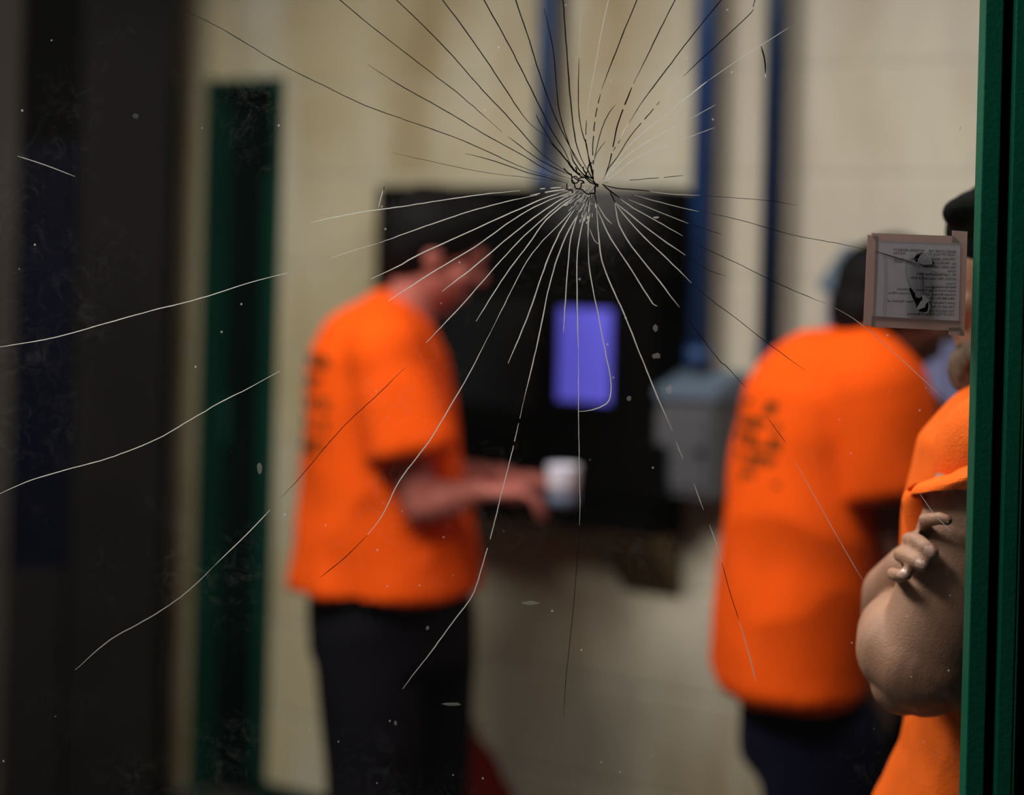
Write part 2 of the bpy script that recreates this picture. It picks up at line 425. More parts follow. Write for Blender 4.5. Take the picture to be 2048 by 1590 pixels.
# ------------------------------------------------------------------ people
def head(bm, c, s, fdir, pitch=0.0):
    """skull, jaw, nose, ears, lips, brow; c centre, s = half height, fdir = facing (unit, horizontal)"""
    f = Vector(fdir).normalized(); l = Vector((0, 0, 1)).cross(f)
    R = Matrix((f, l, Vector((0, 0, 1)))).transposed()
    R = R @ Matrix.Rotation(pitch, 3, 'Y')
    q = lambda x, y, z: Vector(c)+R @ Vector((x*s, y*s, z*s))
    ellip(bm, q(-.08, 0, .22), (.86*s, .66*s, .74*s), R)
    ellip(bm, q(.14, 0, -.30), (.60*s, .54*s, .66*s), R)
    capsule(bm, q(.42, .0, -.78), .19*s, q(.36, 0, -.70), .26*s)                 # chin
    capsule(bm, q(.71, 0, .16), .07*s, q(.86, 0, -.12), .13*s)                    # nose
    for y in (-.12, .12): capsule(bm, q(.76, y, -.17), .07*s, q(.70, y, -.17), .07*s)
    capsule(bm, q(.70, -.28, .27), .10*s, q(.70, .28, .27), .10*s)               # brow
    capsule(bm, q(.69, -.17, -.44), .075*s, q(.69, .17, -.44), .075*s)           # lips
    capsule(bm, q(.67, -.15, -.54), .08*s, q(.67, .15, -.54), .08*s)
    for y in (-1, 1):
        ellip(bm, q(-.05, .68*y, -.02), (.17*s, .06*s, .27*s), R)
        ellip(bm, q(.60, .26*y, .10), (.11*s, .13*s, .09*s), R)                   # eyelids
        ellip(bm, q(.48, .36*y, -.20), (.22*s, .18*s, .2*s), R)                   # cheeks
    return q

def hand(bm, wrist, d, up, s=1.0, curl=.9, thumb=1):
    """palm + five fingers; d = pointing direction, up = back of the hand, thumb = side"""
    d = Vector(d).normalized(); up = (Vector(up)-d*Vector(up).dot(d)).normalized(); side = d.cross(up)*thumb
    w = Vector(wrist)
    rot = Matrix((d, side, up)).transposed()
    ellip(bm, w+d*.052*s, (.056*s, .043*s, .017*s), rot)
    for i, (y, L, r) in enumerate(((.031, .072, .0098), (.010, .080, .0100), (-.011, .074, .0096), (-.031, .058, .0085))):
        p = w+d*.088*s+side*y*s; ang = 0; rr = r*s
        capsule(bm, w+d*.055*s+side*y*.8*s, rr*1.15, p, rr*1.1, 12, 3)
        for k, fr in enumerate((.45, .30, .25)):
            ang += curl*(.55, .75, .5)[k]
            q = p+(d*math.cos(ang)-up*math.sin(ang))*L*fr*s
            capsule(bm, p, rr*(1.05-.07*k), q, rr*(.98-.09*k), 12, 3); p = q
    p = w+d*.02*s+side*.030*s
    q = p+(d*.6+side*.62-up*.3).normalized()*.045*s; capsule(bm, p, .014*s, q, .0115*s, 12, 3)
    q2 = q+(d*.85+side*.05-up*.4).normalized()*.032*s; capsule(bm, q, .0115*s, q2, .0095*s, 12, 3)

def person_profile(D, label, tors, shl, head_c, head_s, pitch, armN, armF, legs, skin, trous, hairfn, printbox, seed, grp=None, printmax=.1, gap=-.22):
    """a standing man seen from his right side, facing right; pixel silhouettes at depth D give his real size"""
    k = D/F
    base = P((tors[-1][1]+tors[-1][2])/2, tors[-1][0], D); base.z = 0
    root = empty('person', label, 'person', base, 0, grp)
    off_ = -base
    T = lambda p: Vector(p)+off_
    # shirt
    bm = bmesh.new(); rings = []
    for v, ul, ur, ry in tors:
        a, b = P(ul, v, D), P(ur, v, D); c = (a+b)/2; c.y = D
        if v > 1150: c.z += (EYE-c.z)*.045
        rings.append([T(p) for p in ellring(c, (b.x-a.x)/2, ry, 0, 48, 0, 2.3)])
    loft(bm, rings)
    for arm in (armN, armF):
        sh, el = arm['sh'], arm['cuff']
        chain(bm, [(T(sh), arm['rs']), (T(sh.lerp(el, .5)), arm['rs']*1.0), (T(el), arm['rc'])])
        # square off the cuff: flared ring
        dd = (el-sh).normalized(); x, y = frame_of(dd)
        loft(bm, [[T(el+dd*t)+x*r*math.cos(2*PI*j/24)+y*r*math.sin(2*PI*j/24) for j in range(24)] for t, r in ((-.08, arm['rc']*.98), (arm['rc']*.75, arm['rc']*1.08), (arm['rc']*.95, arm['rc']*1.08))])
    chain(bm, [(T(armN['sh']), armN['rs']), (T(shl), armN['rs']*.9), (T(armF['sh']), armF['rs'])])
    sh_ = blob('shirt', bm, M['orange'], root, .009, 7, folds(5.0, .019, (1, 1, .6), seed), (M['print'],))
    me = sh_.data
    (pu0, pv0, pu1, pv1) = printbox
    a, b = P(pu0, pv0, D)+off_, P(pu1, pv1, D)+off_
    for f in me.polygons:
        c = f.center
        if a.x < c.x < b.x and b.z < c.z < a.z and c.y < .05 and f.normal.x < printmax:
            z = (a.z-c.z)/(a.z-b.z)
            if (z*5.0) % 1 < .72 and noise.noise(c*26) > gap: f.material_index = 1
    # body
    bm = bmesh.new()
    q = head(bm, T(head_c), head_s, (1, 0, 0), pitch)
    nb = T(Vector((shl.x+.035, D, shl.z-.02)))
    chain(bm, [(q(-.12, 0, -.50), head_s*.47), (nb, head_s*.50)])
    for v, ul, ur, ry in tors[4:-1:2]:
        a, b = P(ul, v, D), P(ur, v, D); c = (a+b)/2; c.y = D
        ellip(bm, T(c)-Vector((0, 0, .03)), ((b.x-a.x)*.34, ry*.65, .11))
    for arm in (armN, armF):
        pts = [(T(arm['sh']), .052), (T(arm['sh'].lerp(arm['el'], .45)), .052), (T(arm['el']), .042), (T(arm['el'].lerp(arm['wr'], .3)), .044), (T(arm['wr']), .028)]
        chain(bm, pts)
        hand(bm, T(arm['wr']), arm['wr']-arm['el'] if 'hd' not in arm else arm['hd'], arm.get('up', (0, 0, 1)), arm.get('hs', 1.0), arm.get('curl', .8), arm.get('th', 1))
    for hip, kn, an in legs: chain(bm, [(T(hip), .085), (T(kn), .055), (T(an), .04)])
    hz = T((legs[0][0]+legs[1][0])/2)
    ellip(bm, hz+Vector((0, 0, .05)), (.12, .15, .14))
    blob('body', bm, skin, root, .0065, 4)
    # trousers
    bm = bmesh.new()
    v, ul, ur, ry = tors[-1]; a, b = P(ul, v, D), P(ur, v, D); c = T((a+b)/2)
    rx = (b.x-a.x)/2
    loft(bm, [ellring(c+Vector((.02, 0, .12)), rx*.82, ry*.8), ellring(c+Vector((.02, 0, -.02)), rx*.86, ry*.84), ellring(c+Vector((.02, 0, -.13)), rx*.82, ry*.8)])
    for hip, kn, an in legs:
        chain(bm, [(T(hip), .125), (T(hip.lerp(kn, .5)), .112), (T(kn), .098), (T(kn.lerp(an, .6)), .088), (T(an), .082)])
    blob('trousers', bm, trous, root, .010, 7, folds(6, .009, (1, 1, .6), seed+5))
    for hip, kn, an in legs:
        bm = bmesh.new(); a_ = T(an); a_.z = .045
        capsule(bm, a_+Vector((-.05, 0, 0)), .043, a_+Vector((.13, 0, -.008)), .036)
        for vv in bm.verts: vv.co.z = max(vv.co.z, 0.0)
        from_bm('shoe', bm, M['shoe'], root, True)
    bm = bmesh.new(); hairfn(bm, q, head_s)
    blob('hair', bm, M['hair'], root, .007, 4, folds(30, .003, (1, 1, 1), 3))
    return root

V3 = Vector
# ---- the man at the kiosk
D1 = 4.5
def hair1(bm, q, s):
    ellip(bm, q(-.22, 0, .34), (.98*s, .80*s, .82*s)); ellip(bm, q(-.45, 0, -.1), (.62*s, .70*s, .62*s))
    ellip(bm, q(.12, 0, .72), (.74*s, .66*s, .42*s)); ellip(bm, q(-.55, 0, .55), (.5*s, .5*s, .5*s))
sN, sF = P(775, 705, D1), P(775, 705, D1); sN.y -= .20; sF.y += .20
eN, eF = P(852, 985, D1), P(862, 975, D1); eN.y -= .235; eF.y += .2
wN, wF = P(958, 962, D1), P(1010, 968, D1); wN.y -= .20; wF.y += .10
cN, cF = sN.lerp(eN, .40), sF.lerp(eF, .40)
shl = P(775, 640, D1)
head1 = P(876, 508, D1)
hipN, hipF = P(745, 1240, D1), P(835, 1240, D1)
person1 = person_profile(D1, 'man in orange shirt standing at the black kiosk with a white cup in hand', [
    (596, 742, 812, .07), (622, 700, 840, .13), (655, 662, 862, .19), (710, 632, 888, .225), (800, 621, 902, .235), (900, 611, 908, .235),
    (1000, 601, 925, .23), (1100, 590, 940, .235), (1165, 581, 946, .24), (1200, 576, 946, .245)], shl, head1, .128, .38,
    dict(sh=sN, el=eN, wr=wN, cuff=cN, rs=.082, rc=.086, hd=(1, 0, .02), up=(.2, 0, 1), curl=.85, hs=1.08, th=-1),
    dict(sh=sF, el=eF, wr=wF, cuff=cF, rs=.082, rc=.086, hd=(1, -.2, 0), up=(0, 0, 1), curl=.8),
    [(hipN+V3((0, -.09, 0)), P(752, 1520, D1)+V3((0, -.10, 0)), V3((P(752, 1700, D1).x-.0, D1-.11, .09))),
     (hipF+V3((0, .09, 0)), P(850, 1520, D1)+V3((0, .10, 0)), V3((P(846, 1700, D1).x, D1+.11, .09)))],
    M['skin1'], M['trouser'], hair1, (600, 700, 668, 905), 1, 'people in orange shirts behind the glass', .6, -.25)
# the cup in his hand
cp = P(1122, 945, D1); cp.y -= .17
cup = empty('paper_cup', 'small white cup held out by the man at the kiosk', 'cup', cp-V3((0, 0, .025)))
bm = bmesh.new(); n = 28
loft(bm, [[V3((r*math.cos(2*PI*j/n), r*math.sin(2*PI*j/n), z)) for j in range(n)] for r, z in ((.029, 0), (.033, .02), (.035, .055), (.036, .060), (.033, .059), (.026, .006))])
from_bm('cup_body', bm, M['white_cup'], cup, True)
bm = bmesh.new()
loft(bm, [[V3((r*math.cos(2*PI*j/n), r*math.sin(2*PI*j/n), z)) for j in range(n)] for r, z in ((.026, -.03), (.032, -.022), (.034, -.001))])
M['cup_sleeve'] = mat('blue_grey_cup_base', (.10, .13, .2), .5, .3)
from_bm('cup_base', bm, M['cup_sleeve'], cup, True)

# ---- the stooping man on the right
D2 = 3.85
def hair2(bm, q, s):
    ellip(bm, q(-.32, 0, .28), (.98*s, .82*s, .84*s)); ellip(bm, q(-.60, 0, -.25), (.62*s, .70*s, .72*s))
    ellip(bm, q(-.55, 0, -.62), (.38*s, .5*s, .4*s)); ellip(bm, q(.15, 0, .70), (.66*s, .6*s, .38*s))
sN, sF = P(1715, 775, D2), P(1720, 770, D2); sN.y -= .19; sF.y += .2
eN, eF = P(1778, 1130, D2), P(1790, 1100, D2); eN.y -= .20; eF.y += .2
wN, wF = P(1858, 905, D2), P(1850, 1000, D2); wN.y -= .08; wF.y += .05
cN, cF = sN.lerp(eN, .27), sF.lerp(eF, .27)
shl = P(1700, 735, D2)
head2 = P(1815, 618, D2)
hipN, hipF = P(1620, 1450, D2), P(1700, 1450, D2)
person2 = person_profile(D2, 'stooping man in orange shirt and navy trousers, seen between kiosk and taped notice', [
    (668, 1612, 1700, .07), (690, 1580, 1745, .14), (725, 1545, 1785, .19), (780, 1508, 1800, .22), (860, 1490, 1795, .23), (960, 1474, 1785, .23),
    (1100, 1462, 1765, .23), (1250, 1451, 1738, .235), (1350, 1444, 1716, .24), (1392, 1441, 1716, .245)], shl, head2, .118, .35,
    dict(sh=sN, el=eN, wr=wN, cuff=cN, rs=.086, rc=.090, hd=(.02, 0, 1), up=(1, 0, 0), curl=1.1, hs=1.05),
    dict(sh=sF, el=eF, wr=wF, cuff=cF, rs=.084, rc=.088, hd=(.4, -.1, 1), up=(1, 0, 0), curl=1.0),
    [(hipN+V3((0, -.09, 0)), P(1640, 1690, D2)+V3((0, -.10, 0)), V3((P(1640, 1800, D2).x, D2-.11, .09))),
     (hipF+V3((0, .09, 0)), P(1760, 1680, D2)+V3((0, .10, 0)), V3((P(1740, 1800, D2).x, D2+.11, .09)))],
    M['skin2'], M['trouser_navy'], hair2, (1470, 790, 1530, 960), 11, 'people in orange shirts behind the glass', .6, .02)

# ---- the man with folded arms, right behind the glass
def p3():
    fd = V3((-.80, .60, 0)); ld = V3((-.60, -.80, 0)); k3 = lambda u, v, D: P(u, v, D)
    base = V3((.62, 2.42, 0))
    root = empty('person', 'man with folded bare arms and dark cap, half hidden by the green frame', 'person', base, 0, 'people in orange shirts behind the glass')
    T = lambda p: Vector(p)-base
    hc = P(2052, 568, 2.36)
    bm = bmesh.new()
    q = head(bm, T(hc), .118, fd, .12)
    tc = P(2075, 900, 2.40)
    shL = P(1998, 935, 2.185); shR = tc*2-shL; shR.z = shL.z
    chain(bm, [(q(-.3, 0, -.4), .062), (T(V3((tc.x, tc.y, 1.36))), .07)])
    yaw = math.atan2(fd.y, fd.x)
    loft(bm, [ellring(T(V3((tc.x, tc.y, z))), rx, ry, yaw) for z, rx, ry in ((1.38, .06, .10), (1.32, .10, .16), (1.15, .12, .17), (1.0, .12, .15), (.85, .12, .16), (.78, .10, .14))])
    # left arm (towards the glass)
    el = P(1842, 1322, 2.17)
    up = [(T(shL), .062), (T(P(1962, 1020, 2.175)), .0585), (T(P(1920, 1130, 2.17)), .0575), (T(P(1880, 1230, 2.17)), .056), (T(el), .054)]
    chain(bm, up, 32)
    capsule(bm, T(P(1850, 1330, 2.165)), .050, T(P(1806, 1365, 2.185)), .036, 32)      # elbow
    capsule(bm, T(P(1900, 1330, 2.18)), .050, T(P(1850, 1350, 2.18)), .046, 32)
    fo = [(T(P(1806, 1300, 2.19)), .0515), (T(P(1802, 1270, 2.24)), .049), (T(P(1830, 1235, 2.34)), .042), (T(P(1905, 1180, 2.46)), .031)]
    chain(bm, [(T(el), .055)]+fo, 32)
    # right forearm crossing behind, wrist below the fingers
    wr = P(1822, 1140, 2.265)
    elR = P(1905, 1330, 2.60)
    chain(bm, [(T(shR), .058), (T(elR), .05), (T(P(1800, 1245, 2.44)), .047), (T(P(1792, 1190, 2.34)), .040), (T(wr), .030)], 32)
    # right hand: palm tucked against the chest side of the upper arm, fingers wrapped round it
    ellip(bm, T(P(1856, 1118, 2.235)), (.022, .026, .036))
    nails = []
    fingers = [
        ([(1848, 1092, 2.19, 11), (1841, 1063, 2.155, 8.2), (1854, 1040, 2.125, 12.5), (1878, 1037, 2.105, 11.5), (1894, 1040, 2.100, 10.2)], None),
        ([(1838, 1100, 2.20, 12), (1819, 1080, 2.155, 14.5), (1836, 1083, 2.120, 14.0), (1852, 1095, 2.103, 13.6), (1864, 1105, 2.098, 13.2)], (1861, 1103)),
        ([(1828, 1125, 2.20, 12), (1801, 1109, 2.150, 13.8), (1816, 1114, 2.120, 14.0), (1833, 1123, 2.104, 13.4), (1845, 1130, 2.098, 13.0)], (1843, 1129)),
        ([(1818, 1150, 2.20, 11), (1786, 1148, 2.148, 12.0), (1796, 1151, 2.125, 12.2), (1807, 1150, 2.114, 11.8), (1812, 1149, 2.110, 11.6)], (1808, 1149)),
    ]
    for pts, nl in fingers:
        chain(bm, [(T(P(u, v, D)), (r*1.10+.6)/F*D) for u, v, D, r in pts], 20)
        u, v, D, r = pts[2]; ellip(bm, T(P(u-4, v-1, D+.004)), (r/F*D*1.12,)*3)
        if nl: nails.append((T(P(nl[0], nl[1], pts[-1][2]-.011)), r))
    # thumb stays under the arm
    chain(bm, [(T(P(1850, 1110, 2.23)), .014), (T(P(1872, 1060, 2.25)), .012), (T(P(1895, 1030, 2.26)), .010)], 12)
    # left hand under the right arm
    hand(bm, fo[-1][0], (.75, .5, .1), (-.3, -.6, .6), 1.0, .5)
    for s_ in (-1, 1): chain(bm, [(T(V3((tc.x, tc.y, .80))+ld*.09*s_), .095), (T(V3((tc.x, tc.y, .45))+ld*.1*s_), .06), (T(V3((tc.x, tc.y, .1))+ld*.1*s_), .045)])
    b_ = blob('body', bm, M['skin3'], root, .0031, 3, None, (M['nail'],))
    for f in b_.data.polygons:
        for c, r in nails:
            dlt = f.center-c
            if abs(dlt.x) < .0052 and abs(dlt.z) < .0050 and abs(dlt.y) < .02 and dlt.x**2+dlt.z**2 < .0052**2 and f.normal.y < -.2:
                f.material_index = 1
    # shirt: torso shell
    bm = bmesh.new()
    prof = [(1.44, .065, .09, 0), (1.415, .09, .14, 0), (1.37, .125, .185, 0), (1.28, .145, .19, 0), (1.15, .15, .185, 0), (1.07, .140, .185, -.01), (1.0, .148, .19, -.008), (.93, .182, .2, -.005), (.80, .23, .21, 0)]
    loft(bm, [ellring(T(V3((tc.x, tc.y, z))+fd*sh), rx, ry, yaw, 48) for z, rx, ry, sh in prof])
    chain(bm, [(T(shL+V3((0, 0, .012))), .070), (T(V3((tc.x, tc.y, shL.z+.01))), .08), (T(shR), .07)])
    chain(bm, [(T(shR), .072), (T(shR.lerp(elR, .45)), .074)])
    blob('shirt', bm, M['orange3'], root, .006, 5, folds(8, .006, (1, 1, .5), 4))
    # left sleeve: open tube of cloth
    def ringp(u, v, D, ru, rD, dv, n=64, wob=0):
        out = []
        for j in range(n):
            a = 2*PI*j/n
            uu = u+ru*math.cos(a); dd = D-rD*math.sin(a); vv = v+dv*math.cos(a)*1.0-wob*max(0, math.sin(a))
            w_ = noise.noise(V3((math.cos(a)*2.2, math.sin(a)*2.2, v*.012)))
            out.append(T(P(uu+w_*9, vv+w_*6, dd-.009*w_)))
        return out
    rings = [ringp(2030, 880, 2.23, 62, .060, -50), ringp(2003, 893, 2.205, 82, .070, -44), ringp(1978, 915, 2.19, 98, .074, -40),
             ringp(1960, 937, 2.185, 108, .076, -30, wob=4), ringp(1950, 956, 2.18, 113, .079, -20, wob=8), ringp(1948, 959, 2.18, 112.5, .0775, -19, wob=8.5), ringp(1946, 962, 2.18, 114, .0795, -18, wob=9),
             ringp(1941, 978, 2.18, 115, .080, -8, wob=12), ringp(1936, 995, 2.18, 113, .079, 2, wob=16), ringp(1935, 999, 2.18, 112.5, .0785, 4, wob=17)]
    bm = bmesh.new(); loft(bm, rings, False)
    o = from_bm('sleeve', bm, M['orange3'], root, True)
    sd = o.modifiers.new('thick', 'SOLIDIFY'); sd.thickness = .0028; sd.offset = -1
    ss = o.modifiers.new('sub', 'SUBSURF'); ss.levels = 2; ss.render_levels = 2
    # loose front of the shirt, gaping open beside the sleeve
    bm = bmesh.new(); rr = []
    for i, (v, ul, ur, dn) in enumerate(((972, 1812, 1856, .0), (990, 1803, 1862, .0), (1002, 1803, 1868, .0), (1022, 1807, 1874, .0), (1045, 1813, 1878, .0), (1068, 1820, 1882, .0), (1090, 1828, 1884, .0), (1120, 1840, 1886, 0))):
        ring = []
        for j in range(32):
            a = 2*PI*j/32; c_, s_ = math.cos(a), math.sin(a)
            u = (ul+ur)/2+(ur-ul)/2*c_; lift = (12*(c_*.5+.5)*1.0+16*(-s_*.5+.5))*(1 if i < 3 else .3)
            ring.append(T(P(u, v-lift+14, 2.245-.028*s_)))
        rr.append(ring)
    loft(bm, rr, False)
    o = from_bm('shirt_front', bm, M['orange3'], root, True)
    sd = o.modifiers.new('thick', 'SOLIDIFY'); sd.thickness = .0025; sd.offset = -1
    ss = o.modifiers.new('sub', 'SUBSURF'); ss.levels = 1; ss.render_levels = 2
    # trousers, shoes
    bm = bmesh.new()
    loft(bm, [ellring(T(V3((tc.x, tc.y, z))), rx, ry, yaw) for z, rx, ry in ((.93, .13, .16), (.85, .14, .17), (.76, .13, .17))])
    for s_ in (-1, 1): chain(bm, [(T(V3((tc.x, tc.y, .80))+ld*.09*s_), .115), (T(V3((tc.x, tc.y, .45))+ld*.1*s_), .09), (T(V3((tc.x, tc.y, .09))+ld*.1*s_), .078)])
    blob('trousers', bm, M['trouser'], root, .01, 6, folds(6, .008, (1, 1, .6), 3))
    for s_ in (-1, 1):
        bm = bmesh.new(); a_ = T(V3((tc.x, tc.y, .045))+ld*.1*s_); capsule(bm, a_-fd*.05, .043, a_+fd*.13-V3((0, 0, .008)), .036)
        for vv in bm.verts: vv.co.z = max(vv.co.z, 0)
        from_bm('shoe', bm, M['shoe'], root, True)
    bm = bmesh.new(); f = fd; R = Matrix((f, V3((0, 0, 1)).cross(f), V3((0, 0, 1)))).transposed()
    c0 = q(-.14, 0, .50); ellip(bm, c0, (.108, .090, .074), R); ellip(bm, P(1953, 429, 2.31)-base, (.030, .07, .024), R); ellip(bm, P(1985, 425, 2.33)-base, (.045, .075, .03), R)
    blob('cap', bm, M['cap'], root, .005, 4)
    bm = bmesh.new(); ellip(bm, q(.55, 0, -.82), (.042, .036, .036), R); ellip(bm, q(.50, 0, -.98), (.030, .028, .026), R); capsule(bm, q(.30, -.42, -.62), .018, q(.62, -.1, -.75), .022); capsule(bm, q(.30, .42, -.62), .018, q(.62, .1, -.75), .022)
    blob('beard', bm, M['beard'], root, .004, 2, folds(90, .0015))
p3()

# ------------------------------------------------------------------ red bag on the floor
b0 = P(938, 1600, 4.86); b0.z = 0
bg = empty('cloth_bag', 'dark red cloth bag on the floor behind the trousers of the man at the kiosk', 'bag', b0)
bm = bmesh.new()
loft(bm, [ellring(V3((x, 0, z)), rx, ry, .1) for z, rx, ry, x in ((0, .08, .08, 0), (.02, .11, .10, 0), (.12, .118, .11, 0), (.24, .105, .09, 0), (.33, .075, .06, -.01), (.385, .035, .03, -.015), (.40, .02, .02, -.015))])
blob('bag_body', bm, M['red_cloth'], bg, .008, 4, folds(12, .008))
bm = bmesh.new(); pts = [V3((-.015+.03*math.cos(a), .0, .40+.035*math.sin(a))) for a in [PI*i/8 for i in range(9)]]
chain(bm, [(p, .005) for p in pts], 8); from_bm('bag_handle', bm, M['red_cloth'], bg, True)

# ------------------------------------------------------------------ window: pane, frame, cracks
GY = 2.0
win = boxobj('window_1', ((-.80+.476)/2, GY+.003, 1.30), (.476+.80, .006, 1.30), M['glass']); tag(win, kind='structure')
zb_, zt_ = .66, 1.94
def vbox(name, u0, u1, y0, y1, m, bev=.0015, vv=795):
    x0, x1 = P(u0, vv, GY-.01).x, P(u1, vv, GY-.01).x
    return boxobj(name, ((x0+x1)/2, (y0+y1)/2, 1.3), (x1-x0, y1-y0, 1.36), m, win, bev)
vbox('frame_flange', 1942, 1978, GY-.030, GY-.002, M['win_green'])
vbox('frame_channel', 1977, 2001, GY-.006, GY+.03, M['black'])
vbox('frame_lip', 2000, 2031, GY-.034, GY-.004, M['win_green'], .002)
vbox('frame_seal', 2033, 2036, GY-.034, GY-.004, M['win_green'], .0005)
vbox('frame_edge', 2036, 2062, GY-.030, GY-.004, M['black'])
x0 = P(1942, 795, GY).x
boxobj('frame_sill', ((x0-.84)/2, GY, .63), (x0+.84, .06, .06), M['win_green'], win, .002)
boxobj('frame_head', ((x0-.84)/2, GY, 1.97), (x0+.84, .06, .06), M['win_green'], win, .002)
boxobj('frame_stile', (-.825, GY, 1.3), (.05, .06, 1.28), M['win_green'], win, .002)
bm = bmesh.new(); xr = P(2060, 795, GY).x
box(bm, ((xr+3)/2, GY+.0, 1.5), (3-xr, .08, 3.0)); box(bm, ((-.85-3)/2, GY, 1.5), (3-.85, .08, 3.0))
box(bm, ((-.85+xr)/2, GY, .3), (xr+.85, .08, .6)); box(bm, ((-.85+xr)/2, GY, 2.5), (xr+.85, .08, 1.0))
o = from_bm('wall_front', bm, M['black']); tag(o, kind='structure')

def smooth_line(pts, step=14):
    pts = [V3((p[0], p[1], 0)) for p in pts]; out = []
    q = [pts[0]*2-pts[1]]+pts+[pts[-1]*2-pts[-2]]
    for i in range(1, len(q)-2):
        a, b, c, d = q[i-1:i+3]; n = max(2, int((c-b).length/step))
        for j in range(n):
            t = j/n
            out.append(.5*((2*b)+(c-a)*t+(2*a-5*b+4*c-d)*t*t+(3*b-a-3*c+d)*t**3))
    out.append(pts[-1]); return out

def crack_bm(bm, pts, w, taper=True, dash=0, jit=.0, y=GY-.0009):
    """thin wedge-shaped fissure in the glass; w in pixels of the full frame"""
    L = smooth_line(pts, 9 if dash else 14); n = len(L); rings = []; seg = []
    for i, p in enumerate(L):
        t = i/(n-1); d = (L[min(i+1, n-1)]-L[max(i-1, 0)]).normalized(); nn = V3((-d.y, d.x, 0))
        ww = w*(min(1, .35+4*t, .35+4*(1-t)) if taper else 1)*(1+.25*noise.noise(V3((p.x*.05, p.y*.05, w))))
        c = p+nn*jit*noise.noise(V3((p.x*.11, p.y*.11, 3.3)))
        seg.append((c, nn*ww/2))
    i = 0
    def flush(s):
        if len(s) < 2: return
        R = []
        for c, h in s:
            a, b = P(c.x-h.x, c.y-h.y, y), P(c.x+h.x, c.y+h.y, y); m_ = P(c.x, c.y, y); m_.y += .0007
            R.append([bm.verts.new(a), bm.verts.new(b), bm.verts.new(m_)])
        for A, B in zip(R, R[1:]):
            for j in range(3): bm.faces.new((A[j], A[(j+1) % 3], B[(j+1) % 3], B[j]))
        bm.faces.new(R[0]); bm.faces.new(R[-1])
    if not dash: flush(seg); return
    cur = []
    for k, s in enumerate(seg):
        cur.append(s)
        if random.random() < dash: flush(cur); cur = []
    flush(cur)

